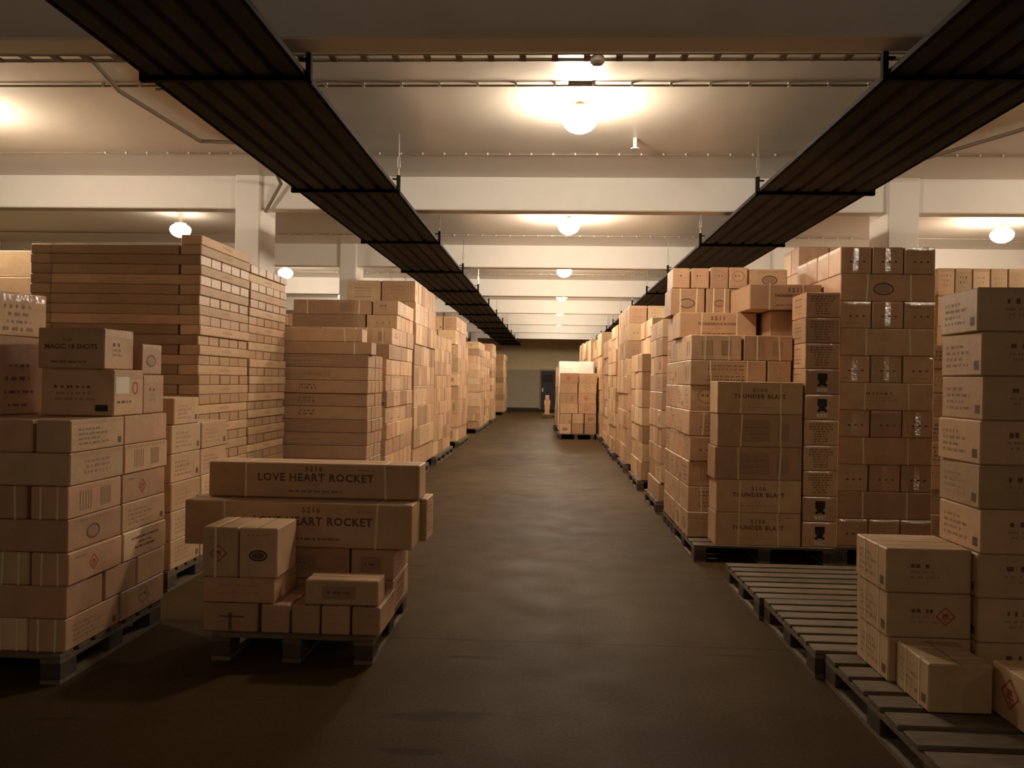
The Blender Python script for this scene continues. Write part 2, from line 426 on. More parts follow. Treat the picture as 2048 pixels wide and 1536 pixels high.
def stack(phrase, side, xa, W, y0, D, z0, layers, group, mats=(0, 1, 3), long=False, jit=0.006, marks=None, pal=True):
    """side +1: right of the aisle (stack runs to +x), -1: left.  layers bottom-up: (height, nx, ny, look, inset_front, inset_aisle, marks)"""
    nl = len(layers)
    z = z0
    for li, Ly in enumerate(layers):
        h, nx, ny = Ly[0], Ly[1], Ly[2]
        look = Ly[3] if len(Ly) > 3 else 'plain'
        inf = Ly[4] if len(Ly) > 4 else 0.0
        ina = Ly[5] if len(Ly) > 5 else 0.0
        mk = Ly[6] if len(Ly) > 6 else marks
        fx = [1.0 / nx] * nx if isinstance(nx, int) else [a / sum(nx) for a in nx]
        fy = [1.0 / ny] * ny if isinstance(ny, int) else [a / sum(ny) for a in ny]
        w = W - ina; dd = D - inf
        top = li == nl - 1 or (len(layers[li + 1]) > 4 and (layers[li + 1][4] > inf + 0.02 or (len(layers[li + 1]) > 5 and layers[li + 1][5] > ina + 0.02)))
        xx = 0.0
        sx = rng.uniform(-jit, jit); sy = rng.uniform(-jit, jit)
        for i, a in enumerate(fx):
            yy = 0.0
            for j, c in enumerate(fy):
                inner = 0 < i < len(fx) - 1 and 0 < j < len(fy) - 1
                if not (inner and not top):
                    g = 0.0025 + jit * .6
                    u0 = ina + xx * w + g; u1 = ina + (xx + a) * w - g
                    X0, X1 = (xa + u0, xa + u1) if side > 0 else (xa - u1, xa - u0)
                    Ya = y0 + inf + yy * dd + g; Yb = y0 + inf + (yy + c) * dd - g
                    jx = rng.uniform(-jit, jit) * .5 + sx; jy = rng.uniform(-jit, jit) * .5 + sy
                    layer = 'top layer' if li == nl - 1 else ORD[nl - 1 - li] + ' layer down'
                    if i == 0 and j == 0: pos = 'aisle-side front corner'
                    elif i == 0: pos = (ORD[j] if j else 'front') + ' back on aisle side'
                    elif j == 0: pos = ORD[i] + ' across the front'
                    else: pos = ORD[i] + ' across, ' + ORD[j] + ' back'
                    if len(fx) == 1 and len(fy) > 1: pos = 'front one' if j == 0 else ORD[j] + ' back'
                    if len(fx) == 1 and len(fy) == 1: pos = 'full width'
                    hh = z + h - 0.002
                    kind = 'long_carton' if long else 'cardboard_box'
                    lw = LOOKW[look]
                    label = '%s %s, %s, %s, %s' % (lw, 'long carton' if long else 'carton', layer, pos, phrase)
                    add(X0 + jx, X1 + jx, Ya + jy, Yb + jy, z, hh, label, look, 0.0, mk, rng.choice(mats), kind, group)
                yy += c
            xx += a
        z += h
    return z

DZ = 0.1445
LT = 'stack marks'
# mark sets: list of (face, type) ; faces: F front(-y), A aisle side (faces x=0), B both
mk_text = [('F', 'lines'), ('A', 'lines')]
mk_mix = [('F', 'any'), ('A', 'any')]

# ---- right foreground: step-shaped pile on the near pallet
pallet(1.36, 5.17, 1.2, 0.98, 'empty slatted pallet on the floor right of the aisle, the farther one')
pallet(1.385, 4.17, 1.2, 0.98, 'empty slatted pallet on the floor right of the aisle, the nearer one')
pallet(1.42, 2.92, 1.2, 1.2, 'slatted pallet under the step-shaped pile at the lower right corner')
z = DZ
nm3 = ['bottom', 'middle', 'top']
for k in range(3):
    add(1.575 - .006 * k, 1.948, 3.75 + .004 * k, 4.12, z, z + .203, 'square strapped carton, %s of the low three-high column, right foreground' % nm3[k], 'seam', 0, [('A', 'sidelabel'), ('F', ['stamp', 'stamp_red', 'stamp'][k])], 3, group='right foreground cartons', force=True)
    z += .205
z = DZ
lab9 = ['lowest', 'second from bottom', 'third from bottom', 'fourth from bottom', 'middle one', 'fourth from top', 'third from top', 'second from top', 'topmost']
off = [0, .003, -.004, .004, .0, -.008, .006, .0, -.012]
for k in range(9):
    rz = [0, 0, 0, .01, -.01, .02, 0, -.012, -.05][k]
    add(1.957 + off[k], 2.352 + off[k], 3.72, 4.10, z, z + .200, 'square carton, %s in the tall column at the right picture edge' % lab9[k], 'plain', rz, [('A', 'sidelabel'), ('F', 'bigstamp')], [3, 3, 3, 0, 3, 0, 0, 0, 2][k], group='right foreground cartons', force=True)
    add(2.365 + off[k], 2.60 + off[k], 3.72, 4.10, z, z + .200, 'carton, %s, outermost column at the right picture edge' % lab9[k], 'plain', 0, [], 3, group='right foreground cartons')
    z += .202
add(1.60, 1.862, 3.41, 3.72, DZ, DZ + .203, 'low carton lying on the pallet in front of the three-high column', 'seam', 0, [('A', 'sidelabel')], 3, group='right foreground cartons', force=True)
add(1.885, 2.25, 3.22, 3.46, DZ, DZ + .215, 'carton with red diamond mark at the lower right picture corner', 'plain', 0, [('A', 'diamond')], 3, group='right foreground cartons', force=True)

# ---- right: first loaded pallets
pallet(1.24, 6.80, 1.17, 1.2, 'pallet under the right-hand cartons lettered in capitals')
pallet(2.43, 6.86, 1.0, 1.2, 'pallet under the three-across stack, right of the lettered cartons')
pallet(1.24, 8.05, 1.17, .62, 'pallet at the back of the tall right-hand aisle corner stack')
z = DZ
for k in range(5):
    r = 4 - k
    add(1.415 + [0, .004, -.012, .006, 0][k], 2.13, 6.83, 7.13, z, z + .275,
        'wide strapped carton, %s of five in the lettered column, right side' % ['topmost', 'second from top', 'middle one', 'second from bottom', 'lowest'][r], 'strap2', 0,
        [('F', ['thunder', 'thunder', 'panelpair', 'panelpair', 'thunder'][k])], [0, 0, 1, 0, 0][k], group='lettered column, right side', force=True)
    z += .277
z = DZ
for k in range(10):
    r = 9 - k
    add(2.145, 2.43, 6.83, 7.24, z, z + .212, 'narrow carton, %s of ten in the column right of the lettered cartons' % (ORD[r] if r else 'topmost'), 'tapeline', [0, 0, 0, 0, 0, .01, 0, -.02, -.03, -.02][k],
        [('A', 'block'), ('F', ['goblet', 'goblet', 'para', 'para', 'para', 'goblet', 'goblet', 'para', 'para', 'para'][k])], [0, 0, 0, 0, 0, 1, 1, 1, 1, 1][k], group='narrow column, right side', force=True)
    z += .2145
P = 'first right stack'
G = 'cartons of the first right-hand stack'
ls = [(.2242, (3, 4), 4, 'plain'), (.2242, 2, 3, 'strap'), (.2242, (3, 2), 4, 'plain'), (.2242, 3, 5, 'tape'), (.2242, 2, 4, 'strap'),
      (.2242, 3, 4, 'plain'), (.2242, (.68, .22), (.35, .35, .25, .5), 'strap'), (.2242, (.46, .44), (.3, .15, .35, .4, .25), 'strap')]
ls = [tuple(l) + ((0.0, 0.0, mk_mix) if len(l) == 4 else ()) for l in ls]
zt = stack(P + ', lower part', 1, 1.235, .895, 7.15, 1.45, DZ, ls, G, (0, 1), jit=.008)
stack(P + ', hidden inner side', 1, 2.15, .27, 7.3, 1.28, DZ, [(.2242, 1, 3, 'plain', 0, 0, [])] * 8, G, (0, 1), jit=.003)
add(1.225, 1.945, 7.66, 8.1, zt, zt + .24, 'lettered carton on the first right stack, below the overhanging one', 'strap2', 0, [('F', 'rocket52')], 1, kind='long_carton', group='overhanging cartons, right side', force=True)
add(2.0, 2.41, 7.40, 8.1, zt, zt + .24, 'plain carton directly under the right half of the jutting carton, first right stack', 'plain', 0, [('F', 'ovalleft')], 1, group=G, force=True)
add(1.25, 2.40, 8.11, 8.58, zt, zt + .24, 'carton behind the lettered one on the first right stack', 'plain', 0, [], 0, group=G)
add(1.785, 2.43, 7.34, 8.02, zt + .245, zt + .475, 'lettered carton jutting out high above the first right stack', 'strap2', .03, [('F', 'rocket52b'), ('A', 'tapeend')], 1, kind='long_carton', group='overhanging cartons, right side', force=True)
z = zt + .245
for k, (a, c, dsc) in enumerate(((1.20, 1.535, 'first'), (1.55, 1.78, 'second'))):
    add(a, c, 8.08 - .03 * k, 8.5, z, z + .27, '%s strapped carton from the aisle, second layer down, first right stack' % dsc, 'strap2', 0, [('F', 'oval')], 1, group=G, force=True)
for k, (a, c) in enumerate(((1.215, 1.385), (1.40, 1.575))):
    add(a, c, 8.08, 8.45, z + .273, z + .473, '%s small carton from the aisle on top of the first right stack' % ['first', 'second'][k], 'plain', 0, [('F', 'stamp')], 1, group=G, force=True)
add(1.79, 2.35, 8.09, 8.5, z, z + .27, 'carton behind the jutting lettered carton on the first right stack', 'plain', 0, [], 1, group=G)
for k, (a, c) in enumerate(((1.59, 1.765), (1.775, 1.955))):
    add(a, c, 8.08, 8.45, z + .273, z + .486, '%s small carton from the aisle on top of the first right stack' % ['third', 'fourth'][k], 'plain', 0, [('F', 'ring')], 1, group=G, force=True)
add(1.965, 2.35, 8.10, 8.45, z + .273, z + .473, 'wide shaded carton on top of the first right stack, farthest from the aisle', 'plain', 0, [('F', 'oval')], 0, group=G, force=True)

ls = []
for k in range(11):
    top = 10 - k
    if top % 2 == 0: ls.append((.2315, 3, (1, 1, 1, 1) if top else 4, 'tape', 0, 0, [('F', 'dots'), ('A', 'none')]))
    else: ls.append((.2315, 1, 3, 'strap', 0, 0, [('F', ['oval', 'none', 'stamp', 'none', 'none'][top // 2])]))
stack('three-across right stack', 1, 2.455, .80, 6.93, 1.2, DZ, ls, 'cartons of the three-across right-hand stack', (0, 1), jit=.004)
pallet(3.48, 7.36, 1.0, .90, 'pallet partly hidden behind the right edge column')
stack('stack behind the right-edge column', 1, 3.33, 1.2, 7.36, .9, DZ, [(.218, 3, 2, 'plain', 0, 0, [('F', 'lines')])] * 8, 'cartons behind the right edge column', (0, 1))
pallet(3.92, 8.28, 1.2, .98, 'pallet under the high stack by the right column'); pallet(5.2, 8.28, 1.2, .98, 'pallet far right behind the edge column')
stack('high stack by right column', 1, 3.9, 2.6, 8.28, 1.0, DZ, [(.28, 6, 2, 'plain'), (.28, 6, 2), (.28, 6, 2), (.28, 6, 2), (.28, 6, 2), (.28, 6, 2), (.3, 5, 2, 'plain'), (.305, 4, 2, 'plain', 0, 0, [('F', 'none')]),
      (.285, 15, 2, 'tape', 0, 0, [('F', 'lines')])], 'cartons of the high stack by the right column', (2, 0, 3))
pallet(2.72, 8.95, 1.0, .98, 'pallet behind the three-across right stack')
stack('stack behind the three-across one', 1, 2.72, 1.0, 8.95, .56, DZ, [(.289, 3, 2, 'plain')] * 9 + [(.289, 3, 2, 'tape')], 'cartons behind the three-across stack', (1, 2))

# ---- generic aisle rows
def row_stack(idx, side, xa, W, y0, D, ztop, style, phrase, group, inset=None):
    h0 = {'a': .25, 'b': .2, 'c': .3, 'd': .17, 'e': .36}[style]
    n = max(3, int(round((ztop - DZ) / h0))); h = (ztop - DZ) / n
    r = random.Random(idx * 31 + 5)
    ls = []
    for k in range(n):
        ny = max(2, int(round(D / r.choice((.28, .4, .55)))))
        nx = max(2, int(round(W / r.choice((.35, .5)))))
        look = r.choice(('plain', 'plain', 'strap', 'tape'))
        fi = 0.0; ai = 0.0
        if inset and k >= n - inset[0]:
            fi = inset[1]; ai = inset[2]
        ls.append((h, nx, ny, look, fi, ai, mk_mix))
    stack(phrase, side, xa, W, y0, D, DZ, ls, group, (0, 1, 1, 2, 3, 4), jit=.012)
    np_ = max(1, int(D // 1.05)); pd = min(1.2, D / np_ - .04)
    for q in range(np_):
        x0 = xa - .04 if side > 0 else xa + .04 - min(W, 1.2)
        pallet(x0, y0 + .02 + q * D / np_, min(W, 1.2), round(pd, 2), 'pallet at the base of the %s%s' % (phrase, '' if np_ == 1 else ', %s one' % ['front', 'rear', 'rearmost'][q]))

RS = [(9.25, 1.1, 2.24, 'b', None), (11.2, 1.4, 2.42, 'a', (2, .0, .12)), (13.4, 1.9, 2.79, 'c', (3, .0, .0)), (15.45, 2.0, 2.65, 'a', (2, .4, .06)), (17.6, 1.9, 2.45, 'b', None),
      (19.95, 1.95, 2.76, 'c', (2, .1, .0)), (22.2, 2.2, 2.7, 'a', None), (25.0, 2.5, 2.86, 'e', (1, .5, 0)), (28.3, 2.6, 2.95, 'c', None), (32.0, 3.0, 3.05, 'e', None)]
for i, (y, D, zt_, st, ins) in enumerate(RS):
    row_stack(i, 1, 1.28 + [0, .0, .01, -.02, .02, 0, .01, 0, 0, 0][i], 1.25, y, D, zt_, st, '%s right aisle stack' % ORD[i + 1], 'cartons of the %s right-hand stack' % ORD[i + 1], ins)
row_stack(40, 1, .27, .96, 20.9, 1.2, 1.735, 'a', 'stack jutting into the aisle', 'cartons of the stack standing in the aisle')
row_stack(41, 1, .18, 1.0, 25.0, 1.2, 1.94, 'c', 'stack behind the jutting one', 'cartons of the far stack standing in the aisle')
pallet(.30, 22.3, .92, 1.2, 'pallet under the plastic-wrapped load in the aisle')
# wrapped load
b = MB(); b.cbox(.25, 1.24, 22.3, 23.45, DZ, 2.07, .03)
tag(b.build('wrapped_load', M_WRAP), 'white plastic-wrapped load standing behind the stack that juts into the aisle', 'wrapped load')
# small pile at the end door
pallet(-.28, 33.0, .5, .8, 'small pallet before the dark end door')
z = DZ
for k, (w, h) in enumerate(((.20, .22), (.22, .16), (.25, .20), (.16, .20))):
    add(-.08 - w / 2, -.08 + w / 2, 33.02, 33.3, z, z + h, 'small carton in the pile before the end door, %s one' % ['lowest', 'second', 'third', 'topmost'][k], 'plain', .05 * k, [], 1, group='small pile before the end door', force=True)
    z += h + .002

# ---- left foreground: first stack
L1 = 'nearest left stack'
G = 'cartons of the nearest left-hand stack'
ls = []
mkA = [('A', 'any'), ('F', 'none')]
for k in range(7):
    ls.append((.1613, [6, 3, 6, 3, 6, 3, (1, 1, 1.2, 1.5, 1.6)][k], [2, 3, 2, 2, 2, 2, 2][k], ['strapx', 'plain', 'strapx', 'plain', 'strapx', 'tape', 'tape'][k], 0, 0, mkA))
stack(L1, -1, -2.31, 1.2, 3.76, 1.0, DZ, ls, G, (0, 1, 2), jit=.008)
pallet(-3.53, 3.74, 1.2, 1.0, 'pallet under the nearest left stack')
zt = DZ + 7 * .1613 + .001
add(-2.73, -2.325, 4.18, 4.48, zt, zt + .25, 'large carton standing on the nearest left stack, under another', 'tapetop', -.02, [('F', 'lines2'), ('A', 'label_red')], 0, group='loose cartons on the nearest left stack', force=True)
add(-2.745, -2.375, 4.17, 4.46, zt + .252, zt + .47, 'large carton with taped end atop the pair on the nearest left stack', 'tapetop', -.02, [('F', 'shots'), ('A', 'stamp')], 0, group='loose cartons on the nearest left stack', force=True)
add(-2.68, -2.335, 4.50, 4.745, zt, zt + .225, 'lower carton with taped edge behind the pair on the nearest left stack', 'tapetop', 0, [('A', 'stamp')], 1, group='loose cartons on the nearest left stack', force=True)
add(-2.68, -2.345, 4.50, 4.735, zt + .227, zt + .405, 'upper carton with taped edge behind the pair on the nearest left stack', 'tapetop', 0, [('A', 'oval')], 1, group='loose cartons on the nearest left stack', force=True)
add(-3.38, -2.87, 4.02, 4.45, zt, zt + .42, 'dark carton at the left picture edge on the nearest left stack', 'plain', -.1, [('A', 'lines')], 1, group='loose cartons on the nearest left stack', force=True)
add(-3.3, -2.88, 4.1, 4.45, zt + .422, zt + .66, 'carton with faded lettering at the left picture edge, above a dark one', 'tapetop', -.25, [('F', 'lines2'), ('A', 'lines')], 2, group='loose cartons on the nearest left stack', force=True)
# second
stack('narrow stack behind nearest left', -1, -2.6, .95, 5.42, .95, DZ, [(.2013, 2, 2, 'plain', 0, 0, [('A', 'sidelabel')])] * 5, 'cartons of the narrow left stack', (0, 2), jit=.006)
pallet(-3.56, 5.40, .95, 1.0, 'pallet under the narrow stack behind the nearest left one')
add(-2.98, -2.605, 5.45, 5.84, DZ + 5 * .2013 + .001, DZ + 5 * .2013 + .19, 'single carton on the narrow stack behind the nearest left one', 'plain', 0, [('A', 'sidelabel')], 0, group='cartons of the narrow left stack', force=True)

# ---- left foreground: low pallet with the long lettered cartons
pallet(-1.76, 4.14, .86, 1.0, 'pallet under the low pile with the long lettered cartons')
G = 'cartons on the low pallet, left foreground'
add(-1.82, -1.525, 4.165, 4.58, DZ, DZ + .150, 'low carton at the left end of the bottom row, low pallet pile', 'plain', 0, [('F', 'arrow')], 1, group=G, force=True)
for k, n_ in enumerate(('second', 'third', 'fourth', 'fifth')):
    x = -1.505 + k * .162
    add(x, x + .150, 4.165 + [.0, .003, -.002, .002][k], 4.58, DZ, DZ + .150 - .002 * (k % 2), '%s small carton from the left, bottom row, low pallet pile' % n_, 'plain', 0, [('F', 'faint')], 1, group=G, force=True)
add(-1.82, -1.44, 4.17, 4.56, DZ + .153, DZ + .285, 'flat carton under the two cube cartons, low pallet pile', 'plain', 0, [('F', 'faint')], 1, group=G, force=True)
add(-1.83, -1.637, 4.17, 4.49, DZ + .287, DZ + .552, 'left cube carton with a red diamond, low pallet pile', 'strapy1', 0, [('F', 'diamond_small')], 0, group=G, force=True)
add(-1.630, -1.425, 4.17, 4.49, DZ + .287, DZ + .552, 'right cube carton with a dark oval mark, low pallet pile', 'plain', 0, [('F', 'ovaldark')], 0, group=G, force=True)
add(-1.275, -.885, 4.18, 4.35, DZ + .153, DZ + .285, 'small brown carton lying alone on the bottom row, low pallet pile', 'plain', 0, [('F', 'patch')], 0, group=G, force=True)
for k in range(2):
    z0 = DZ + k * .184
    add(-1.80, -1.148, 4.60, 5.08, z0, z0 + .182, '%s wide carton under the long lettered cartons' % ['lower', 'upper'][k], 'plain', 0, [('F', 'patch')], 1, group=G, force=True)
    add(-1.135, -.885, 4.60, 5.08, z0, z0 + .182, '%s carton under the right end of the long lettered cartons' % ['lower', 'upper'][k], 'plain', 0, [('F', 'patch'), ('A', 'block')], 1, group=G, force=True)
z0 = DZ + .37
add(-2.12, -.775, 4.58, 4.83, z0, z0 + .258, 'long lettered carton with one strap, front of the lower pair, left foreground', 'strap2', -.018, [('F', 'heart')], 0, kind='long_carton', group='long lettered cartons', force=True)
add(-2.06, -.73, 4.845, 5.09, z0, z0 + .258, 'long carton right behind the lower lettered one, left foreground', 'strap2', -.018, [('A', 'block')], 0, kind='long_carton', group='long lettered cartons', force=True)
add(-2.045, -.765, 4.74, 4.98, z0 + .262, z0 + .470, 'long lettered carton on top of the two others, left foreground', 'strap2', 0, [('F', 'heart2')], 0, kind='long_carton', group='long lettered cartons', force=True)

# ---- left: wide stack of flat cartons by the column
G = 'flat cartons of the wide left stack'
P = 'wide left stack'
z = DZ; h = .0852; nl = 30
rr = random.Random(3)
for k in range(nl):
    top = nl - 1 - k
    lay = 'top layer' if top == 0 else ORD[top] + ' layer down'
    for half, (ya, yb) in enumerate(((6.67, 7.77), (7.80, 8.88))):
        hw = ['near half', 'far half'][half]
        odd = (k + half) % 2 == 0 or k == nl - 1
        dx = rr.uniform(-.012, .012)
        if half == 1 and k >= nl - 1: continue
        lowl = k < 6
        if odd:
            add(-3.16 + dx, -2.98 + dx, ya, yb, z, z + h - .002, 'flat carton lying lengthwise, %s, aisle side, %s, %s' % (lay, hw, P), 'plain', 0, [('A', 'thin')], 2 if top % 4 == 2 else 0, 'long_carton', G)
            x1 = -3.166
        else:
            x1 = -2.98 + dx
        x0 = -4.29
        if k < nl - 1 and (half == 0 or not odd):
            n = 5
            for j in range(n):
                if not (j == 0 or not odd or k == nl - 2): continue
                y = ya + (yb - ya) * j / n
                if half == 1 and j == n: continue
                add(x0 + dx, x1 - .003, y + .003, y + (yb - ya) / n - .003 - (.01 if j % 2 else 0), z, z + h - .002,
                    'flat carton with taped end, %s, %s back in %s, %s' % (lay, 'first' if j == 0 else ORD[j], hw, P), 'tape_end' if not odd else 'plain', 0, [('F', 'thinfaint')] if (half == 0 and j == 0) else [], [4, 1, 4, 4][k % 4], 'long_carton', G)
            if half == 0:
                add(-4.48 + dx, -4.295 + dx, ya + .01, yb, z, z + h - .002, 'flat carton end at the left corner, %s, %s' % (lay, P), 'plain', 0, [], 4, 'long_carton', G)
    z += h
pallet(-4.18, 6.66, 1.2, 1.10, 'near pallet under the wide stack of flat cartons'); pallet(-4.18, 7.80, 1.2, 1.08, 'far pallet under the wide stack of flat cartons')
# stack left of it
stack('leftmost stack at picture edge', -1, -4.78, 1.2, 7.25, 1.1, DZ, [(.25, 3, 3, 'plain')] * 10, 'cartons left of the wide left stack', (2, 0))
pallet(-6.0, 7.25, 1.2, 1.1, 'pallet left of the wide stack of flat cartons')

# ---- left aisle stacks
G = 'long cartons of the first left aisle stack'
P = 'first left aisle stack'
zt = stack(P, -1, -2.04, 1.39, 8.92, .80, DZ, [(.1476, 1, 4, 'tape_end', 0, 0, [('F', ['none', 'wine', 'thinfaint', 'none', 'patch', 'thinfaint', 'wine', 'wine', 'wine', 'patch', 'patch'][k])]) for k in range(11)], G, (4,), long=True, jit=.008)
pallet(-3.3, 8.92, 1.2, .80, 'pallet under the first left aisle stack')
add(-3.24, -2.01, 8.93, 9.18, zt, zt + .14, 'strapped long carton, lower of two loose on the %s' % P, 'strap2', 0, [], 4, kind='long_carton', group=G, force=True)
add(-3.35, -2.12, 8.94, 9.18, zt + .142, zt + .29, 'strapped long carton, upper of two loose on the %s' % P, 'strap2', 0, [], 0, kind='long_carton', group=G, force=True)
P = 'second left aisle stack'; G = 'cartons of the second left-hand stack'
r = random.Random(11)
ls = [(.2, r.choice((2, 3)), r.choice((4, 5, 6)), r.choice(('plain', 'tape', 'strap')), 0, 0, mk_mix) for k in range(8)]
ls += [(.19, 3, 4, 'plain', .12, 0, mk_mix), (.215, 3, 3, 'strap', .28, 0, mk_mix), (.19, (1.1, 2.6), 4, 'plain', .62, 0, mk_mix), (.19, (1, 3), (3, 1), 'strap', .62, 0, mk_mix)]
stack(P, -1, -2.0, 1.4, 9.78, 1.86, DZ, ls, G, (0, 1, 4), jit=.01)
pallet(-3.2, 9.80, 1.2, .86, 'front pallet under the second left aisle stack'); pallet(-3.2, 10.68, 1.2, .92, 'rear pallet under the second left aisle stack')
LS = [(11.85, 2.05, 2.97, 'c', 1.05, (1, .0, .0)), (13.96, 2.4, 2.3, 'a', 1.2, None), (17.5, 2.1, 2.9, 'c', 1.3, (2, .0, .05)), (22.4, 2.3, 2.6, 'b', 1.3, (2, .2, .0)), (24.95, 1.9, 2.45, 'a', 1.2, None),
      (27.7, 2.1, 2.8, 'a', 1.2, (1, .4, 0)), (34.8, 2.9, 2.66, 'a', 1.2, None)]
for i, (y, D, zt_, st, W, ins) in enumerate(LS):
    row_stack(60 + i, -1, -2.0, W, y, D, zt_, st, '%s left aisle stack' % ORD[i + 2], 'cartons of the %s left-hand stack' % ORD[i + 2], ins)
row_stack(80, -1, -4.0, 1.3, 11.6, 1.2, 2.30, 'b', 'back-row stack beyond the left column', 'cartons beyond the left column')
row_stack(81, -1, -4.1, 1.3, 13.0, 1.0, 2.55, 'a', 'second back-row stack beyond left column', 'cartons beyond the left column')
row_stack(82, 1, 4.4, 1.3, 11.6, 2.2, 2.9, 'c', 'back-row stack beyond the right column', 'cartons beyond the right column')

CHECK = False
if CHECK:
    n = 0
    for i, A in enumerate(BOX):
        for B in BOX[i + 1:]:
            ox = min(A['x1'], B['x1']) - max(A['x0'], B['x0']); oy = min(A['y1'], B['y1']) - max(A['y0'], B['y0']); oz = min(A['z1'], B['z1']) - max(A['z0'], B['z0'])
            if ox > .012 and oy > .012 and oz > .004:
                n += 1
                if n < 60: print('OV %.3f %.3f %.3f' % (ox, oy, oz), A['label'], '|', B['label'])
    print('OVERLAPS', n)
# ------------------------------------------------------------------ camera
EYE = Vector((0, 0, 1.5))
th = math.atan(75 / 1600); ph = math.atan(6.2 / 1600); rho = 0.0165
fw = Vector((-math.sin(th) * math.cos(ph), math.cos(th) * math.cos(ph), -math.sin(ph)))
r0 = Vector((math.cos(th), math.sin(th), 0)); u0 = r0.cross(fw)
RV = math.cos(rho) * r0 + math.sin(rho) * u0
UV = -math.sin(rho) * r0 + math.cos(rho) * u0
cd = bpy.data.cameras.new('camera'); cd.sensor_width = 36; cd.lens = 36 * 1600 / 2048; cd.clip_end = 200
cam = bpy.data.objects.new('camera', cd); C.objects.link(cam)
M = Matrix((RV, UV, -fw)).transposed().to_4x4(); M.translation = EYE
cam.matrix_world = M
S.camera = cam

# ------------------------------------------------------------------ which cartons does the picture show, and how large
vs = []; fs = []; owner = []
for bi, B in enumerate(BOX):
    n = len(vs)
    for z in (B['z0'], B['z1']):
        vs += [(B['x0'], B['y0'], z), (B['x1'], B['y0'], z), (B['x1'], B['y1'], z), (B['x0'], B['y1'], z)]
    for f in ((0, 1, 2, 3), (4, 5, 6, 7), (0, 1, 5, 4), (1, 2, 6, 5), (2, 3, 7, 6), (3, 0, 4, 7)):
        fs.append(tuple(n + i for i in f)); owner.append(bi)
bvh = BVHTree.FromPolygons(vs, fs)
seen = [0] * len(BOX)
GX, GY = 640, 480
for iy in range(int(GY * .28), GY):
    b_ = (768 - (iy + .5) * 1536 / GY) / 1600
    for ix in range(GX):
        a_ = ((ix + .5) * 2048 / GX - 1024) / 1600
        d_ = fw + a_ * RV + b_ * UV
        hit = bvh.ray_cast(EYE, d_)
        if hit[2] is not None:
            seen[owner[hit[2]]] += 1
PXA = (2048 / GX) ** 2
for B, s in zip(BOX, seen):
    B['px'] = s * PXA

# ------------------------------------------------------------------ printing on the cartons
TXT = {}
def text_polys(s, size, bold=0.0, spacing=1.0):
    key = (s, size, bold, spacing)
    if key in TXT: return TXT[key]
    cu = bpy.data.curves.new('t', 'FONT'); cu.body = s; cu.size = size; cu.align_x = 'CENTER'; cu.align_y = 'CENTER'
    cu.offset = bold; cu.resolution_u = 2; cu.space_character = spacing
    o = bpy.data.objects.new('t', cu); C.objects.link(o)
    dg = bpy.context.evaluated_depsgraph_get(); dg.update()
    me = bpy.data.meshes.new_from_object(o.evaluated_get(dg))
    out = [[tuple(me.vertices[i].co[:2]) for i in p.vertices] for p in me.polygons]
    bpy.data.objects.remove(o); bpy.data.curves.remove(cu); bpy.data.meshes.remove(me)
    TXT[key] = out
    return out

